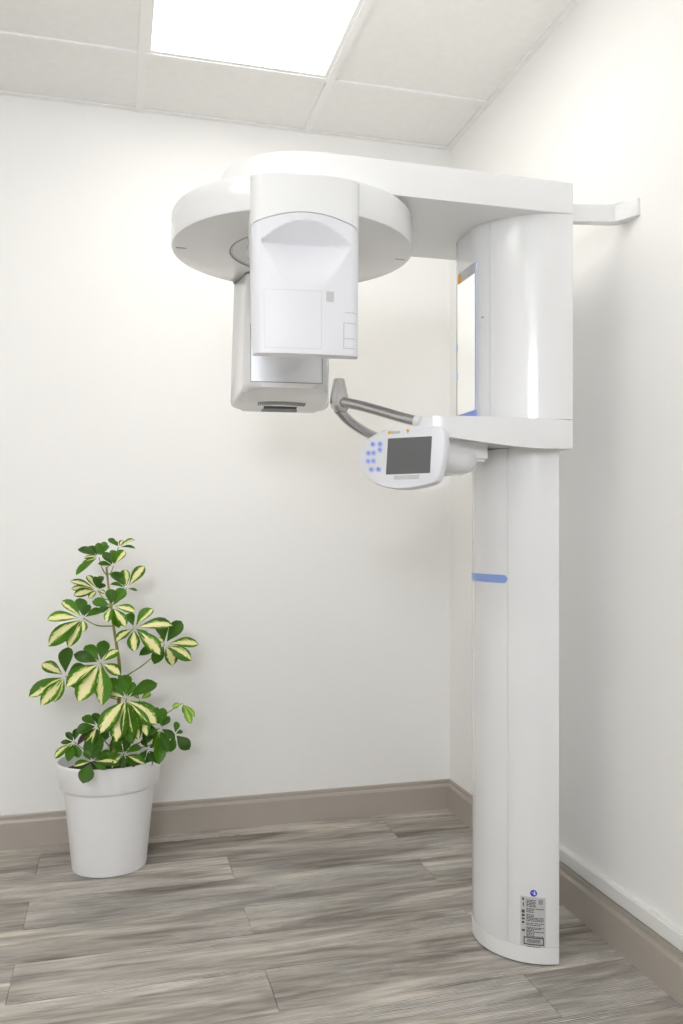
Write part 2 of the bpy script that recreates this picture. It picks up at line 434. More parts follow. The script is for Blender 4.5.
class Ell:
    def __init__(s, xc, a, b, flat=None): s.xc, s.a, s.b, s.flat = xc, a, b, flat
    def p(s, t, off=0.):          # t: 0 = nose (-X), -pi/2 = near edge, +pi/2 = far edge
        x = s.xc - s.a*math.cos(t); y = YC + s.b*math.sin(t)
        nx, ny = -math.cos(t)/s.a, math.sin(t)/s.b; l = math.hypot(nx, ny)
        x += nx/l*off; y += ny/l*off
        if s.flat is not None: x = max(x, s.flat)
        return x, y
    def t_of(s, px):              # visible (near) side parameter whose image column is px
        lo, hi = -math.pi/2, .25
        for _ in range(50):
            m = (lo+hi)/2
            if proj_x(s.p(m)) > px: lo = m
            else: hi = m
        return (lo+hi)/2
def ell_outline(e, xback, seams=(), n=56, gw=.0011, gd=.0022, off=0.):
    """half ellipse + flat back; seams = t values cut as narrow grooves."""
    ts = sorted([-math.pi/2 + math.pi*i/n for i in range(n+1)])
    out = []
    sm = sorted(list(seams) + [-s for s in seams])
    ev = [(t, 0) for t in ts if all(abs(t-s) > .02 for s in sm)]
    for s in sm:
        dt = gw / math.hypot(e.a*math.sin(s), e.b*math.cos(s))
        ev += [(s-dt, 0), (s-dt*.6, 1), (s+dt*.6, 1), (s+dt, 0)]
    for t, g in sorted(ev): out.append(e.p(t, off-(gd if g else 0)))
    hb = e.b*math.sqrt(max(0., 1-(max(0., e.xc-xback)/e.a)**2))+off
    out = [p for p in out if p[0] < xback-.0005]
    out = [(xback, YC+hb)] + list(reversed(out)) + [(xback, YC-hb)]
    # counter-clockwise irrelevant; normals recalculated
    q = [out[0]]
    for p in out[1:]:
        if math.hypot(p[0]-q[-1][0], p[1]-q[-1][1]) > 2e-4: q.append(p)
    return q
col = Ell(1.085, .160, .165)
car = Ell(1.094, .214, .203, .8868)

# column
t_seam = col.t_of(508)
column = prism('column', ell_outline(col, 1.072, [abs(t_seam)]), .046, 1.30, M['plastic'], mc, .0012, 1)
box('column_back', (1.0725, YC-.05, .046), (1.110, YC+.09, 1.29), M['plastic_top'], mc, .003)
prism('column_base', ell_outline(col, 1.0715, (), off=.0010), .004, .0455, M['plastic_top'], mc, .0015, 2)
prism('base_shadow_line', ell_outline(col, 1.064, (), off=-.004), 0, .004, M['dark'], mc)  # near-black strip stands in for the shadow line under the base

# patches that follow the curved column
def curved_patch(bm, e, t0, t1, z0, z1, off, th=.0006, n=4):
    ring = []
    for i in range(n+1):
        t = t0+(t1-t0)*i/n
        a, b = e.p(t, off), e.p(t, off-th)
        ring.append([bm.verts.new((a[0], a[1], z0)), bm.verts.new((a[0], a[1], z1)), bm.verts.new((b[0], b[1], z1)), bm.verts.new((b[0], b[1], z0))])
    for r0, r1 in zip(ring, ring[1:]):
        for k in range(4): bm.faces.new((r0[k], r1[k], r1[(k+1) % 4], r0[(k+1) % 4]))
    bm.faces.new(ring[0]); bm.faces.new(list(reversed(ring[-1])))
def curved_outline(bm, e, pts, off):     # flat-ish filled outline on the surface, pts = (t, z)
    vs = [bm.verts.new((*e.p(t, off), z)) for t, z in pts]; bm.faces.new(vs)
def on_col(px, py):                       # image point -> (t, z) on the column surface
    t = col.t_of(px); x, y = col.p(t); dp = x*SN + y*CS
    return t, CAMZ - (py-HY)/F*dp
# blue strip around the column front
ts, _ = on_col(507.5, 579); _, zc = on_col(490, 578.2)
h2 = .0105
bm = bmesh.new(); ring = []
m_ = 40
for i in range(m_+1):
    t = ts + (-2*ts)*i/m_
    d = min(i, m_-i)*abs(2*ts)/m_*.16
    hh = h2*math.sqrt(max(.02, 1-(1-min(1, d/h2))**2))
    a, b = col.p(t, .0016), col.p(t, -.001)
    ring.append([bm.verts.new((a[0], a[1], zc-hh)), bm.verts.new((a[0], a[1], zc+hh)), bm.verts.new((b[0], b[1], zc+hh)), bm.verts.new((b[0], b[1], zc-hh))])
for r0, r1 in zip(ring, ring[1:]):
    for k in range(4): bm.faces.new((r0[k], r1[k], r1[(k+1) % 4], r0[(k+1) % 4]))
bm.faces.new(ring[0]); bm.faces.new(list(reversed(ring[-1])))
from_bm('blue_strip', bm, M['blue'], mc)['label'] = 'pale blue marker strip around the column'
# rating sticker
(ta, _), (tb, _) = on_col(520.5, 920), on_col(545.5, 920)
_, za = on_col(533, 897.3); _, zb = on_col(533, 947.3)
bm = bmesh.new(); curved_patch(bm, col, ta, tb, zb, za, .0006, .0008, 8)
stk = from_bm('rating_label', bm, M['sticker'], mc); stk['label'] = 'grey printed rating label low on the column'
def lt(u): return ta+(tb-ta)*u
def lz(v): return za+(zb-za)*v
bm = bmesh.new(); rnd = random.Random(3)
vrows = [.055, .085, .115, .145, .175, .225, .255, .29, .345, .375, .405, .435, .465, .515, .55, .60, .625, .655, .685, .715, .745, .775]
for v in vrows:
    u = .24; end = .62 if v < .19 else rnd.choice([.55, .8, .93, .95])
    while u < end:
        w = rnd.uniform(.03, .12); w = min(w, end-u)
        if w > .02: curved_patch(bm, col, lt(u), lt(u+w), lz(v+.016), lz(v), .0010, .0005, 1)
        u += w+rnd.uniform(.012, .03)
p1 = from_bm('print_lines', bm, M['ink'], stk, 0); p1['kind'] = 'stuff'
bm = bmesh.new()
for u0, u1, v0, v1 in ((.07, .15, .03, .075), (.05, .17, .27, .33), (.06, .17, .355, .40), (.06, .17, .43, .465), (.06, .16, .50, .54), (.06, .18, .66, .70),
                       (.10, .14, .12, .20)):
    curved_patch(bm, col, lt(u0), lt(u1), lz(v1), lz(v0), .0010, .0005, 1)
for u0, u1, v0, v1 in ((.13, .17, .80, .955), (.90, .94, .80, .955), (.13, .94, .80, .822), (.13, .94, .933, .955)):
    curved_patch(bm, col, lt(u0), lt(u1), lz(v1), lz(v0), .0010, .0005, 4)
for v in (.845, .87, .895, .985):
    curved_patch(bm, col, lt(.26), lt(.80), lz(v+.012), lz(v), .0010, .0005, 4)
from_bm('print_symbols', bm, M['ink'], stk, 0)
bm = bmesh.new(); curved_patch(bm, col, lt(.72), lt(.90), lz(.135), lz(.04), .0009, .0005, 2)
from_bm('print_block', bm, M['seam'], stk, 0)
# round blue sign with a white reader figure
tl, zl = on_col(533.6, 893.2)
dt = .0085/math.hypot(col.a*math.sin(tl), col.b*math.cos(tl))
bm = bmesh.new()
curved_outline(bm, col, [(tl+dt*math.cos(2*math.pi*k/28), zl+.0085*math.sin(2*math.pi*k/28)) for k in range(28)], .0008)
sg = from_bm('sign_disc', bm, M['logo_blue'], mc, 0); sg['label'] = 'round blue sign with white reader figure'
bm = bmesh.new()
def fig(pts): curved_outline(bm, col, [(tl+dt*a/.0085*.001, zl+b*.001) for a, b in pts], .0013)
fig([(2.6*math.cos(k*.6)*.6-2.0, 2.6*math.sin(k*.6)*.6+4.4) for k in range(10)])        # head
fig([(-4.2, 2.2), (-.8, 2.2), (-.2, -3.6), (-4.2, -3.6)])                                 # torso
fig([(.3, -.6), (4.6, 1.2), (4.6, 2.6), (.3, .8)])                                        # booklet
from_bm('sign_figure', bm, M['white_print'], sg, 0)

# carriage (moving housing above the plate)
t_cs = car.t_of(490)
carriage = prism('carriage', ell_outline(car, 1.088, [abs(t_cs)]), 1.366, 1.872, M['plastic'], mc, .0012, 1)
# groove with finger latch left of the seam, and the slot above the mirror
def on_car(px, py):
    t = car.t_of(px); x, y = car.p(t); dp = x*SN+y*CS
    return t, CAMZ-(py-HY)/F*dp
tg, zt = on_car(482.6, 318); _, zb2 = on_car(482.6, 377)
bm = bmesh.new(); dd = .006
curved_patch(bm, car, tg-dd*3.2, tg-dd*2.4, zb2, zt, .0008, .001, 1)
curved_patch(bm, car, tg+dd*2.4, tg+dd*3.2, zb2, zt, .0008, .001, 1)
from_bm('latch_groove', bm, M['plastic_top'], carriage, 0)
bm = bmesh.new(); curved_patch(bm, car, tg-dd*3, tg+dd*3, zt, zt+.0035, .0012, .002, 2)
from_bm('latch_cap', bm, M['seam'], carriage, 0)

# lower plate carrying handles and mirror
def plate_outline():
    n = 16; near = []
    pts = [(1.088, -.203), (1.00, -.203), (.93, -.202), (.86, -.199), (.80, -.192), (.745, -.178), (.712, -.160), (.700, -.140), (.706, -.118), (.730, -.098), (.765, -.074), (.785, -.040)]
    half = [Vector((x, y, 0)) for x, y in pts] + [Vector((.792, 0, 0))]
    half = [half[0]] + smooth_path(half[1:], 4)
    out = [(p.x, YC+p.y) for p in half] + [(p.x, YC-p.y) for p in reversed(half[:-1])]
    return out
def plate_bottom(x, y):
    s = max(0., min(1., (1.0-x)/.30)); return 1.292 + .034*s**1.5
plate = prism('carriage_plate', plate_outline(), 1.292, 1.3655, M['plastic'], mc, .006, 3, plate_bottom)

# mirror at the nose
ma, mb = 1.982, 2.096
xm = .8868
mir = box('mirror', (xm-.002, ma+.002, 1.400), (xm+.003, mb, 1.776), M['mirror'], mc)
bm = bmesh.new(); MT = 1.776
add_box(bm, (xm-.0024, ma+.001, 1.366), (xm+.001, ma+.002, MT+.001))
add_box(bm, (xm-.0024, ma+.002, 1.366), (xm+.003, mb, 1.400))
add_box(bm, (xm-.0024, ma+.002, MT), (xm+.003, mb, MT+.0012))
for zt_ in (1.581, 1.505): add_box(bm, (xm-.003, mb, zt_-.009), (xm+.002, mb+.007, zt_+.009))
from_bm('mirror_frame', bm, M['blue_light'], mir, 0)
lb = box('mirror_label', (xm-.0025, ma+.002, MT-.026), (xm-.002, mb-.026, MT), M['sticker'], mir)
box('mirror_label_block', (xm-.0026, mb-.026, MT-.026), (xm-.002, mb-.001, MT), M['orange'], mir)
bm = bmesh.new(); add_box(bm, (xm+.001, YC-.001, MT+.010), (xm+.0045, YC+.002, MT+.028))
from_bm('slot', bm, M['seam'], carriage, 0)

# overhead arm
def arm_outline(r=.203, xc=.448, xback=1.088, n=40):
    o = [(xback, YC-r)]
    o += [(.75, YC-r)]
    for i in range(n+1):
        a = -math.pi/2 - math.pi*i/n
        o.append((xc + r*1.0*math.cos(a), YC + r*math.sin(a)))
    o += [(.75, YC+r), (xback, YC+r)]
    return o
arm = prism('overhead_arm', arm_outline(), 1.872, 1.951, M['plastic_top'], mc, .004, 3)
DC = Vector((.4255, YC, 0)); DR = .298
disc = lathe('rotor_disc', [(0, 1.786), (.150, 1.786), (.152, 1.7835), (.156, 1.7835), (.158, 1.782), (DR-.004, 1.782), (DR-.001, 1.7832), (DR, 1.786), (DR, 1.855), (DR-.002, 1.8595), (DR-.006, 1.861), (.18, 1.861), (.18, 1.874), (0, 1.874)], DC, M['plastic'], mc, 96)
lathe('hub_cap', [(0, 1.772), (.05, 1.772), (.09, 1.776), (.118, 1.783), (.118, 1.790), (0, 1.790)], DC, M['plastic_top'], disc, 64)
lathe('hub_ring', [(.1550, 1.7825), (.1550, 1.7812), (.1572, 1.7812), (.1572, 1.7825), (.1550, 1.7825)], DC, M['seam'], disc, 64)
for px, py in ((181, 248), (400, 259.5)):
    d = ray(px, py); p = d*((1.782-CAMZ)/d.z)
    box('index_mark', (p.x-.0125, p.y-.003, 1.7814), (p.x+.0125, p.y+.003, 1.7826), M['seam'], disc, mtx=None)

# local frame of the rotor: x' across, y' from sensor to tube
PHI = R(5.0)
RM = Matrix.Translation(DC) @ Matrix.Rotation(-PHI, 4, 'Z')
def rot_pts(pts): return [tuple((RM @ Vector((x, y, 0)))[:2]) for x, y in pts]
# sensor head: convex front, scooped face
SW, SX = .117, -.006
def sensor_front(x, z=1.768):             # plan curve of the front face (local y), flatter towards the bottom
    q = (x/SW); return -.312 + (.006+.014*(z-1.468)/.3)*q*q + (.012*max(0, (abs(q)-.86)/.14)**2)
def sensor_outline(g=0., depth=.11):
    o = []
    for i in range(33):
        x = -SW-g + 2*(SW+g)*i/32; o.append((SX+x, sensor_front(x/(1+g/SW))-g))
    o += [(SX+SW+g, -.20), (SX-SW-g, -.20)]
    return o
def arch(x): return 1.7695 - .024*min(1.1, (x/SW)**2)
def arch_w(x, y):
    l = RM.inverted() @ Vector((x, y, 0)); return arch(l.x-SX)
cap = prism('sensor_cap', rot_pts(sensor_outline(.0015)), 1.770, 1.851, M['plastic_top'], mc, .0, 2, zfun=lambda x, y: arch_w(x, y)+.0012)
# body of the sensor with scoop
Z0, Z1 = 1.468, 1.768
bm = bmesh.new(); nx, nz = 48, 72
def scoop(x, z):
    w = .098; q = abs(x)/w
    if q >= 1: return 0.
    k = 1-q*q; zc_ = 1.708; D = .036*k**.75
    top = zc_ + .046*k; bot = zc_ - .115*k
    if z >= top or z <= bot: return 0.
    if z >= zc_: s = (top-z)/(top-zc_); return D*min(1, s*1.05)
    s = (z-bot)/(zc_-bot); return D*s*s*(1.9-.9*s)
grid = []
for j in range(nz+1):
    r = []
    zr = Z0 + (Z1-Z0)*j/nz; z = zr
    taper = 1 - .030*(1-(z-Z0)/(Z1-Z0))
    edge = 0.
    for i in range(nx+1):
        x = -SW + 2*SW*i/nx; z = Z0 + (arch(x)-Z0)*j/nz
        p = RM @ Vector((SX+x*taper, sensor_front(x, z)+scoop(x, z)+edge, z)); r.append(bm.verts.new(p))
    z = Z0 + (arch(SW)-Z0)*j/nz; yk = -.272 + .072*(j/nz)
    for x, yl in ((SW, yk), (-SW, yk)):
        r.append(bm.verts.new(RM @ Vector((SX+x*taper, yl, z))))
    grid.append(r)
w_ = nx+3
for j in range(nz):
    for i in range(w_):
        k = (i+1) % w_
        bm.faces.new((grid[j][i], grid[j][k], grid[j+1][k], grid[j+1][i]))
bm.faces.new(list(reversed(grid[0]))); bm.faces.new(grid[-1])
sensor = from_bm('sensor_head', bm, M['plastic_lilac'], mc, 28)
prism('seam_gap', rot_pts(sensor_outline(-.0015)), 1.70, 1.78, M['seam'], cap, zfun=lambda x, y: arch_w(x, y)-.002)
def face_strip(bm, x0, x1, z0, z1, th=.0007, n=6):
    for i in range(n):
        a = x0+(x1-x0)*i/n; b = x0+(x1-x0)*(i+1)/n
        def tp(z): return 1 - .030*(1-(z-Z0)/(Z1-Z0))
        def P(x, z, d): return RM @ Vector((SX+x*tp(z), sensor_front(x, z)+scoop(x, z)-d, z))
        vs = [bm.verts.new(P(a, z0, th)), bm.verts.new(P(b, z0, th)), bm.verts.new(P(b, z1, th)), bm.verts.new(P(a, z1, th)),
              bm.verts.new(P(a, z0, -th)), bm.verts.new(P(b, z0, -th)), bm.verts.new(P(b, z1, -th)), bm.verts.new(P(a, z1, -th))]
        for f in ((0, 1, 2, 3), (7, 6, 5, 4), (0, 4, 5, 1), (1, 5, 6, 2), (2, 6, 7, 3), (3, 7, 4, 0)): bm.faces.new([vs[k] for k in f])
M['faint'] = mat('faint_line', (.66, .66, .70), .5)
M['midline'] = mat('panel_line', (.48, .48, .50), .5)
bm = bmesh.new()
qx0, qx1, qz0, qz1 = -.094, .032, 1.479, 1.604
lw = .0012
for a in ((qx0, qx1, qz0, qz0+lw), (qx0, qx1, qz1-lw, qz1), (qx0, qx0+lw, qz0, qz1), (qx1-lw, qx1, qz0, qz1)): face_strip(bm, *a)
from_bm('cover_outline', bm, M['faint'], sensor, 0)
bm = bmesh.new(); face_strip(bm, .042, .059, 1.582, 1.604)
from_bm('small_label', bm, M['sticker'], sensor, 0)
bm = bmesh.new()
for a in ((.084, .112, 1.5605, 1.562), (.082, .110, 1.5375, 1.539), (.082, .108, 1.504, 1.5055), (.083, .106, 1.483, 1.4845), (.081, .0825, 1.483, 1.539)): face_strip(bm, *a)
from_bm('clip_lines', bm, M['midline'], sensor, 0)

# tube head
TW, TX = .118, .004
def rrect(cx, x0, x1, y0, y1, r, n=8):
    o = []
    for (ax, ay, s) in ((x1-r, y0+r, -90), (x1-r, y1-r, 0), (x0+r, y1-r, 90), (x0+r, y0+r, 180)):
        for k in range(n+1):
            a = R(s+90*k/n); o.append((cx+ax+r*math.cos(a), ay+r*math.sin(a)))
    return [(x if y < .26 else cx+(x-cx)*1.22, y) for x, y in o]
TY0, TY1 = .155, .405
def tube_bottom(x, y):
    l = RM.inverted() @ Vector((x, y, 0)); s = (l.y-TY0)/(TY1-TY0); return 1.474 - .031*s
bm = bmesh.new()
add_prism(bm, rot_pts(rrect(TX, -TW, TW, TY0, TY1, .048)), 1.45, 1.779, .0)
bm.verts.ensure_lookup_table()
for v in bm.verts:
    if v.co.z < 1.6: v.co.z = tube_bottom(v.co.x, v.co.y)
    else:
        q = RM.inverted() @ v.co; q.x = TX+(q.x-TX)*.95; q.y = TY0+(q.y-TY0)*.62; v.co = RM @ q
fb = [f for f in bm.faces if all(v.co.z < 1.6 for v in f.verts)][0]
bmesh.ops.bevel(bm, geom=list(fb.edges), offset=.015, segments=5, affect='EDGES', profile=.5)
tubeh = from_bm('tube_head', bm, M['plastic'], mc)
prism('top_gasket', rot_pts(rrect(TX, -TW+.002, TW-.002, TY0+.002, min(TY1, .285), .03)), 1.778, 1.7825, M['seam'], tubeh)
bm = bmesh.new(); add_box(bm, (TX-.098, TY0-.0012, 1.489), (TX+.092, TY0+.004, 1.64), RM)
from_bm('beam_window', bm, M['silver'], tubeh, 0)
bm = bmesh.new()
for lo, hi in (((TX-.100, TY0-.0015, 1.487), (TX-.098, TY0+.002, 1.642)), ((TX+.092, TY0-.0015, 1.487), (TX+.094, TY0+.002, 1.642)), ((TX-.098, TY0-.0015, 1.487), (TX+.092, TY0+.002, 1.489))):
    add_box(bm, lo, hi, RM)
from_bm('window_frame', bm, M['seam'], tubeh, 0)
bm = bmesh.new()
def under_box(bm, x0, x1, y0, y1, d=.0012):
    vs = add_box(bm, (x0, y0, -d), (x1, y1, d))
    for v in vs:
        s = (v.co.y-TY0)/(TY1-TY0); v.co.z += 1.474-.031*s
        v.co = RM @ v.co
for i in range(25):
    u = (i-12)/12; x = TX+.066*u
    under_box(bm, x-.0014, x+.0014, .288+.012*u*u, .322+.012*u*u)
for i in range(19):
    u = (i-9)/9; x = TX+.050*u
    under_box(bm, x-.0014, x+.0014, .374, .400)
under_box(bm, TX-.048, TX+.048, .343, .366)
v = from_bm('vent_slots', bm, M['dark'], tubeh, 0); v['kind'] = 'stuff'

# steel handle: centre post and two bars in a V
yb = YC
ptop, pbot = at_y(339.5, 379, yb), at_y(339.5, 412, yb)
bm = bmesh.new()
secs = [(pbot.z, .013, .016, .010), (pbot.z+.012, .021, .021, .004), (pbot.z+.03, .022, .022, .0), (pbot.z+.06, .0165, .018, .0), (ptop.z, .0125, .014, .0)]
rings = []
for z, wx, wy, dx in secs:
    rr = [(-wx, -wy*.55), (-wx*.55, -wy), (wx*.55, -wy), (wx, -wy*.55), (wx, wy*.55), (wx*.55, wy), (-wx*.55, wy), (-wx, wy*.55)]
    rings.append([bm.verts.new((pbot.x+dx*.4+a-(z-pbot.z)*.02, yb+b, z)) for a, b in rr])
for a, b in zip(rings, rings[1:]):
    for k in range(8): bm.faces.new((a[k], a[(k+1) % 8], b[(k+1) % 8], b[k]))
bm.faces.new(list(reversed(rings[0]))); bm.faces.new(rings[-1])
bmesh.ops.bevel(bm, geom=[e for e in bm.edges], offset=.0015, segments=2, affect='EDGES')
post = from_bm('handle_post', bm, M['chrome'], mc)
hn = [at_y(343, 402, yb-.020), at_y(360, 405.5, yb-.045), at_y(385, 412.5, yb-.085), at_y(402, 417.5, yb-.115), at_y(416, 421, yb-.138)]
tube('handle_bar', smooth_path(hn, 6), .0128, M['chrome'], mc, 20)
p_in = Vector((.715, hn[-1].y+.01, hn[-1].z-.004))
tube('bar_ferrule', [hn[-1]+(hn[-2]-hn[-1]).normalized()*.003, hn[-1]+(hn[-1]-hn[-2]).normalized()*.004, hn[-1]+(hn[-1]-hn[-2]).normalized()*.012], .0136, M['plastic_top'], mc, 20)
hf = [at_y(338, 409, yb+.012), at_y(348, 420, yb+.035), at_y(362, 430, yb+.07), at_y(378, 438, yb+.11), at_y(392, 442, yb+.135), at_y(412, 443, yb+.13)]
tube('handle_bar', smooth_path(hf, 6), .0128, M['chrome'], mc, 20)
lathe('bar_collar', [(0, hn[0].z-.004), (.004, hn[0].z-.004)], (0, 0), M['chrome'], mc, 8) if False else None

# control panel on its knuckle under the plate
pc = at_y(403, 458, 1.80)
az = R(52); tilt = R(6)
pn = Vector((-math.sin(az)*math.cos(tilt), -math.cos(az)*math.cos(tilt), math.sin(tilt)))
out_px = [(358, 460), (359.5, 451), (364, 443), (371, 437), (380, 432.5), (391, 429.7), (403, 427.9), (416, 426.6), (428, 426.2), (437, 426.8), (441.5, 429.5), (443.2, 435), (443, 446), (441.8, 458), (439.6, 469),
          (437, 477.5), (433.5, 481.5), (424, 484.7), (413, 487), (401, 488), (389, 487.2), (378, 484.2), (369, 478.8), (362, 470.5)]
o3 = [at_plane(x, y, pc, pn) for x, y in out_px]
sm = smooth_path(o3 + [o3[0]], 4)[:-1]
cen = sum(sm, Vector())/len(sm)
bm = bmesh.new()
def ringv(d, s): return [bm.verts.new(cen + (p-cen)*s - pn*d) for p in sm]
rg = [ringv(.0, .995), ringv(.0012, 1.012), ringv(.004, 1.024), ringv(.022, 1.024), ringv(.032, .96), ringv(.040, .80)]
for a, b in zip(rg, rg[1:]):
    k_ = len(a)
    for k in range(k_): bm.faces.new((a[k], a[(k+1) % k_], b[(k+1) % k_], b[k]))
bm.faces.new(rg[0]); bm.faces.new(list(reversed(rg[-1])))
panel = from_bm('control_panel', bm, M['plastic_lilac'], mc, 40)
def on_panel(name, pts, m, h=.0008, par=panel):
    bm = bmesh.new()
    lo = [bm.verts.new(at_plane(x, y, pc, pn)-pn*.0005) for x, y in pts]
    hi = [bm.verts.new(at_plane(x, y, pc, pn)+pn*h) for x, y in pts]
    n = len(pts); bm.faces.new(hi); bm.faces.new(list(reversed(lo)))
    for i in range(n): bm.faces.new((lo[i], lo[(i+1) % n], hi[(i+1) % n], hi[i]))
    return from_bm(name, bm, m, par, 0)
def disc_px(cx, cy, rx, ry, n=16): return [(cx+rx*math.cos(2*math.pi*k/n), cy+ry*math.sin(2*math.pi*k/n)) for k in range(n)]
on_panel('screen', [(388.2, 438.6), (432.0, 436.2), (430.0, 473.0), (386.0, 474.6)], M['screen'])['label'] = 'dark grey display'
bt = [(373, 444.3, 2.6, 2.7), (380.2, 444.2, 2.5, 2.9), (380.0, 450.0, 2.4, 2.7), (368.6, 453.2, 2.6, 2.8), (373.9, 453.0, 2.5, 2.8), (368.3, 461.2, 2.6, 2.8), (373.6, 461.0, 2.5, 2.8), (371.5, 469.6, 2.7, 2.7), (378.6, 469.3, 2.7, 2.7)]
bo = [on_panel('button', disc_px(*b), M['button'], .0014) for b in bt]
def icon(b, pts): on_panel('icon', pts, M['button_icon'], .0018, b)
icon(bo[1], [(379.1, 445.0), (380.3, 442.6), (381.5, 445.0)]); icon(bo[2], [(379.0, 449.0), (381.2, 449.0), (380.1, 451.4)])
icon(bo[0], disc_px(373, 444.3, 1.1, 1.1, 8)); icon(bo[7], disc_px(371.5, 469.6, .9, 1.0, 8)); icon(bo[8], disc_px(378.6, 469.3, 1.1, 1.1, 8))
icon(bo[3], [(367.4, 453.2), (369.3, 451.9), (369.3, 454.5)]); icon(bo[4], [(375.2, 453), (373.2, 451.7), (373.2, 454.3)])
icon(bo[5], [(367.1, 461.2), (369.1, 459.8), (369.1, 462.6)]); icon(bo[6], [(374.9, 461), (372.9, 459.6), (372.9, 462.4)])
on_panel('emblem_block', [(388.2, 431.4), (391.4, 431.2), (391.4, 434.0), (388.2, 434.2)], M['orange'])
on_panel('emblem_lettering', [(391.8, 431.2), (399.8, 430.8), (399.8, 433.4), (391.8, 433.9)], M['grey_ink'])
on_panel('warning_mark', [(405.9, 430.2), (407.6, 429.0), (409.6, 430.0), (408.8, 431.8), (407.9, 433.8), (407.2, 431.9)], M['orange'])
on_panel('legend_strip', [(394, 475.9), (420, 474.7), (418.6, 476.4), (420, 478.4), (417, 479.0), (394, 479.6)], M['grey_ink'])
on_panel('sensor_dot', disc_px(418.5, 430.4, .8, .8, 8), M['faint'])
# bracket and knuckle
bk = at_y(470, 452, 1.93)
bkt = [at_y(440, 453, 1.93), at_y(489, 453, 1.93)]
bm = bmesh.new(); add_box(bm, (bkt[0].x-.02, 1.93, bk.z-.022), (bkt[1].x, 2.06, 1.335))
bmesh.ops.bevel(bm, geom=bm.edges[:], offset=.007, segments=3, affect='EDGES')
from_bm('panel_bracket', bm, M['plastic_top'], mc)
kc = at_y(449, 461, 1.985); kr = .074
lathe('panel_knuckle', [(0, kc.z-.038), (kr*.45, kc.z-.036), (kr*.8, kc.z-.026), (kr*.97, kc.z-.010), (kr, kc.z+.004), (kr, kc.z+.012), (0, kc.z+.012)], kc, M['plastic'], mc, 40)
pb = cen - pn*.032
tube('panel_neck', smooth_path([pb, pb-pn*.05+Vector((.01, 0, .0)), Vector((kc.x, kc.y, kc.z-.002))], 5), .016, M['plastic'], mc, 20)

# wall bracket at arm height
zb0, zb1 = 1.882, 1.926
pts = [(1.09, 1.935), (1.225, 1.897), (1.262, 1.846), (XR, 1.840)]
th = .024
outl = [(1.092, 1.925), (1.215, 1.898), (1.232, 1.893), (1.246, 1.868), (1.260, 1.838), (XR, 1.838), (XR, 1.900), (1.252, 1.917), (1.238, 1.925), (1.092, 1.952)]
prism('wall_bracket', outl, zb0, zb1, M['plastic_top'], mc, .0025, 2)

# ------------------------------------------------------------------ the plant
PX, PY = -.0225, 2.828
pl = thing('potted_schefflera', (PX, PY, 0), 'variegated green and cream schefflera plant in a white pot on the floor', 'potted plant')
HP = .352; PSY = .82                       # the pot is slightly oval
def oval(o):
    for v in o.data.vertices: v.co.y = PY + (v.co.y-PY)*PSY
    return o
pot = oval(lathe('pot', [(0, .004), (.105, .004), (.1100, 0), (.1150, .003), (.1170, .009), (.1410, .256), (.1425, .261), (.1515, .2665), (.1550, .271), (.1640, HP-.010), (.1640, HP-.003), (.1622, HP), (.1595, HP), (.1575, HP-.005), (.140, .262), (0, .25)], (PX, PY), M['pot'], pl, 80))
oval(lathe('soil', [(0, .330), (.06, .327), (.12, .322), (.1505, .315), (.1405, .265), (0, .255)], (PX, PY), M['soil'], pl, 40))

def leaf_mesh(name, m, fold, droop, wmax=.62, pointed=.5):
    NL, NA = 8, 4
    bm = bmesh.new(); lay = bm.verts.layers.float.new('across')
    rows = []
    for j in range(NL+1):
        t = j/NL
        w = math.sin(math.pi*min(1, t)**1.45)**.72 if 0 < t < 1 else 0.
        w = max(w*.5, .012 if j == 0 else .02)
        r = []
        for i in range(NA+1):
            s = -1+2*i/NA
            v = bm.verts.new((s*w, t*(1 if abs(s) < .1 or j < NL else .985), abs(s)*w*fold - droop*t*t + .06*math.sin(t*math.pi)))
            v[lay] = s; r.append(v)
        rows.append(r)
    for a, b in zip(rows, rows[1:]):
        for i in range(NA): bm.faces.new((a[i], a[i+1], b[i+1], b[i]))
    for f in bm.faces: f.smooth = True
    me = bpy.data.meshes.new(name); bm.to_mesh(me); bm.free(); me.materials.append(m); return me
LM = {}
for k in 'chglb':
    LM[k] = [leaf_mesh('leaf', M['leaf_'+k], f, d) for f, d in ((.22, .10), (.35, .18), (.12, .22), (.28, .05))]
rnd = random.Random(11)
stem_px = [(111, 772), (116, 735), (119, 700), (119.5, 668), (116.5, 645), (113, 622), (110, 600), (108, 582), (106.5, 567)]
stem_p = [at_y(x, y, PY+.005*math.sin(i)) for i, (x, y) in enumerate(stem_px)]
stem_p[0].z = .30
tube('stem', smooth_path(stem_p, 5), [.0068-.0036*i/40 for i in range(41)], M['stem'], pl, 10)
def stem_at(py):
    for (a, pa), (b, pb_) in zip(zip(stem_px, stem_p), zip(stem_px[1:], stem_p[1:])):
        if b[1] <= py <= a[1]:
            f = (a[1]-py)/(a[1]-b[1]); return pa.lerp(pb_, f)
    return stem_p[0] if py > 700 else stem_p[-1]
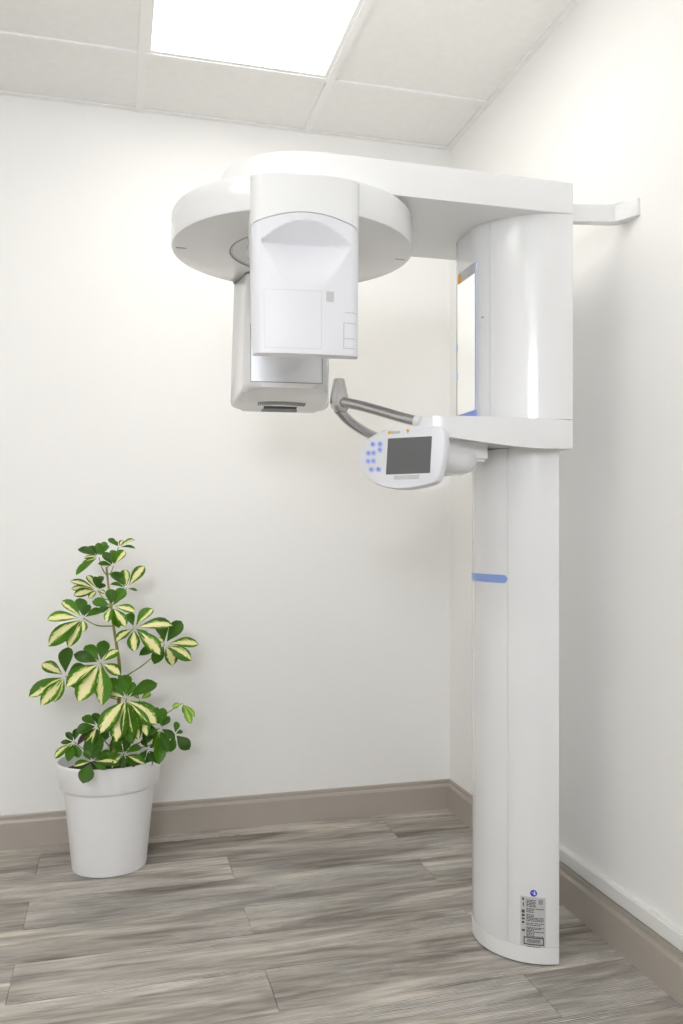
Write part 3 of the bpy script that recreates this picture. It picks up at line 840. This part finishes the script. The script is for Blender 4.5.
# clusters: centre pixel, depth offset from the stem, petiole root row on the stem, leaflets (tip pixel, kind, width)
CL = [
 ((83, 618), -.06, 626, [(46.4, 619, 'c', .40), (61.7, 600, 'h', .42), (80, 596, 'g', .5), (89.5, 604, 'g', .5), (103, 609, 'g', .42), (48.6, 645, 'h', .38), (68.3, 646, 'c', .40), (83, 632, 'c', .6)]),
 ((97.6, 590), .02, 600, [(69.8, 580, 'c', .28), (70.5, 587, 'c', .28), (73.4, 595, 'c', .42), (87, 574.5, 'c', .36), (95, 576, 'g', .5), (102, 574.5, 'g', .36), (105, 583, 'g', .6), (89, 598, 'c', .5), (105.5, 593, 'c', .5)]),
 ((98.8, 557), -.02, 576, [(78, 548, 'g', .42), (89, 545.5, 'g', .4), (98.4, 541.5, 'g', .45), (106, 541, 'g', .36), (109, 545, 'g', .34), (75.5, 574, 'g', .26), (81, 566, 'c', .34), (84, 557, 'h', .34)]),
 ((118.6, 547), .03, 568, [(108, 538.5, 'g', .5), (135.4, 538.5, 'c', .26), (135.4, 547.5, 'g', .22), (123, 540, 'c', .6), (114, 541, 'g', .5)]),
 ((113.4, 566), -.03, 574, [(103, 552, 'g', .5), (124.4, 549, 'h', .46), (114, 549.5, 'g', .5), (98, 562, 'g', .42)]),
 ((126.6, 588.5), .01, 606, [(144.5, 565, 'c', .38), (124, 568, 'h', .48), (111, 571, 'g', .46), (110, 583, 'g', .3), (137.6, 590, 'g', .3), (115, 598, 'g', .4)]),
 ((112, 606), -.05, 620, [(92, 601, 'g', .56), (110.5, 588, 'g', .6), (124.5, 588, 'g', .5), (136, 611, 'c', .42), (126, 627, 'c', .42), (107, 622, 'h', .5), (119, 628, 'g', .5), (98, 612, 'g', .5)]),
 ((134, 627.6), -.05, 640, [(152.5, 607, 'h', .46), (173, 624.6, 'c', .36), (161, 654, 'c', .40), (134, 651, 'c', .5), (115.5, 641, 'c', .42), (128, 612, 'g', .5), (150, 640, 'g', .4)]),
 ((165, 644.4), .02, 680, [(199.5, 641.5, 'c', .36), (191.5, 660, 'h', .42), (173.7, 665, 'c', .62), (154, 664, 'g', .5), (139, 655, 'g', .36), (181.7, 620, 'g', .46), (160, 616, 'g', .46), (158, 637, 'c', .6)]),
 ((100.5, 662.7), -.08, 690, [(73.5, 654, 'g', .44), (104.5, 638.5, 'g', .5), (85, 645, 'g', .5), (119, 650, 'h', .48), (65.4, 685, 'c', .38), (78, 701, 'c', .42), (103.5, 704, 'h', .38), (121, 673, 'c', .56)]),
 ((65.4, 676), -.03, 700, [(41.5, 663, 'c', .5), (28.5, 694, 'h', .38), (41, 705, 'c', .36), (54, 700, 'c', .42), (67, 646, 'g', .46), (85, 664, 'g', .5), (76, 688, 'g', .5)]),
 ((126.6, 698.6), -.11, 722, [(106, 678, 'g', .46), (124, 673, 'g', .5), (134.5, 681, 'g', .46), (157.5, 681.5, 'g', .42), (99, 730, 'c', .44), (115.5, 741, 'c', .42), (132, 744, 'g', .34), (148, 735, 'c', .34), (157, 724, 'c', .50), (107, 692, 'c', .44), (139, 740, 'c', .32)]),
 ((74, 742), -.04, 760, [(54, 757, 'h', .38), (66, 732, 'g', .5), (61, 742, 'g', .4), (68, 761, 'g', .46), (79, 758, 'g', .5), (77, 728, 'g', .5)]),
 ((97.6, 726), -.05, 750, [(76, 731, 'g', .56), (94.7, 712, 'g', .56), (86, 748, 'c', .4), (99, 748, 'b', .30), (77, 744, 'b', .24), (93, 759, 'g', .56), (82, 716, 'g', .5), (108, 738, 'g', .5)]),
 ((91.7, 761.5), -.15, 768, [(83, 782, 'g', .66), (74, 765, 'h', .4), (119, 763, 'h', .32), (106, 769, 'g', .4), (112, 751, 'g', .4), (84, 750, 'g', .5), (100, 746, 'g', .5)]),
 ((124, 754), -.13, 766, [(146, 763, 'h', .36), (112, 767, 'h', .4), (123, 768, 'g', .5), (135, 767, 'g', .46), (99, 758, 'g', .4), (142, 746, 'g', .46), (113, 741, 'g', .5), (128, 738, 'g', .5)]),
 ((160, 728), -.06, 752, [(168, 752, 'g', .36), (159, 764, 'g', .36), (170, 716, 'g', .5), (163, 707, 'g', .5), (147, 735, 'g', .46), (154, 748, 'h', .4), (175, 738, 'g', .4)]),
 ((175, 734), -.02, 752, [(189.5, 749, 'g', .60), (183, 731, 'g', .5), (170, 752, 'g', .46), (177, 721, 'g', .5), (163, 740, 'g', .5)]),
 ((183, 703), -.02, 735, [(172, 707, 'l', .56), (191, 723, 'l', .34), (185, 714, 'l', .5), (195, 717, 'l', .26)]),
 ((150, 722), -.03, 745, [(145, 704, 'g', .5), (158, 707, 'g', .5), (163, 720, 'g', .5), (139, 731, 'g', .5), (155, 740, 'g', .5), (146, 743, 'g', .5)]),
 ((148, 749), -.06, 765, [(160, 764, 'g', .4), (139, 760, 'g', .5), (158, 743, 'g', .5), (142, 738, 'g', .5), (150, 768, 'g', .4)]),
 ((112, 735), .05, 760, [(96, 742, 'g', .5), (104, 720, 'g', .5), (124, 724, 'g', .5), (128, 742, 'g', .5), (116, 754, 'g', .5)]),
 ((140, 700), .04, 735, [(151, 692, 'l', .5), (148, 708, 'l', .5), (134, 693, 'l', .5), (136, 712, 'g', .5)]),
]
for (cx_, cy_), dy, root, leaves in CL:
    base_y = PY+dy
    c = at_y(cx_, cy_, base_y); s = stem_at(root)
    mid = s.lerp(c, .55)+Vector((0, 0, -.012))
    pe = tube('petiole', smooth_path([s, mid, c], 5), [.0022]*6+[.0016]*5, M['petiole'], pl, 7)
    for tx, ty, kind, wf in leaves:
        dz = -(ty-cy_)/295.; dxm = (tx-cx_)/295.
        tip_y = base_y + .55*dz - .10*abs(dxm) + rnd.uniform(-.012, .012)
        tip_y = min(tip_y, YB-.03)
        tip = at_y(tx, ty, tip_y)
        ax = tip-c; L = ax.length; ax.normalize()
        b0 = c + ax*min(.012, L*.12)
        ax_len = (tip-b0).length
        nrm = Vector((rnd.uniform(-.3, .3), -.80, .62+rnd.uniform(-.2, .2)))
        nrm = (nrm-ax*nrm.dot(ax)).normalized()
        xx = ax.cross(nrm).normalized()
        if kind == 'h' and rnd.random() < .5: xx = -xx; 
        nn = xx.cross(ax).normalized()
        flip = nn.dot(Vector((0, -1, .3))) < 0
        o = link('leaf', LM[kind][rnd.randrange(4)], None, pe)
        if flip: nn = -nn
        mtx = Matrix((xx*(ax_len*wf*1.14), ax*ax_len, nn*ax_len*.75)).transposed().to_4x4()
        mtx.translation = b0
        o.matrix_basis = mtx
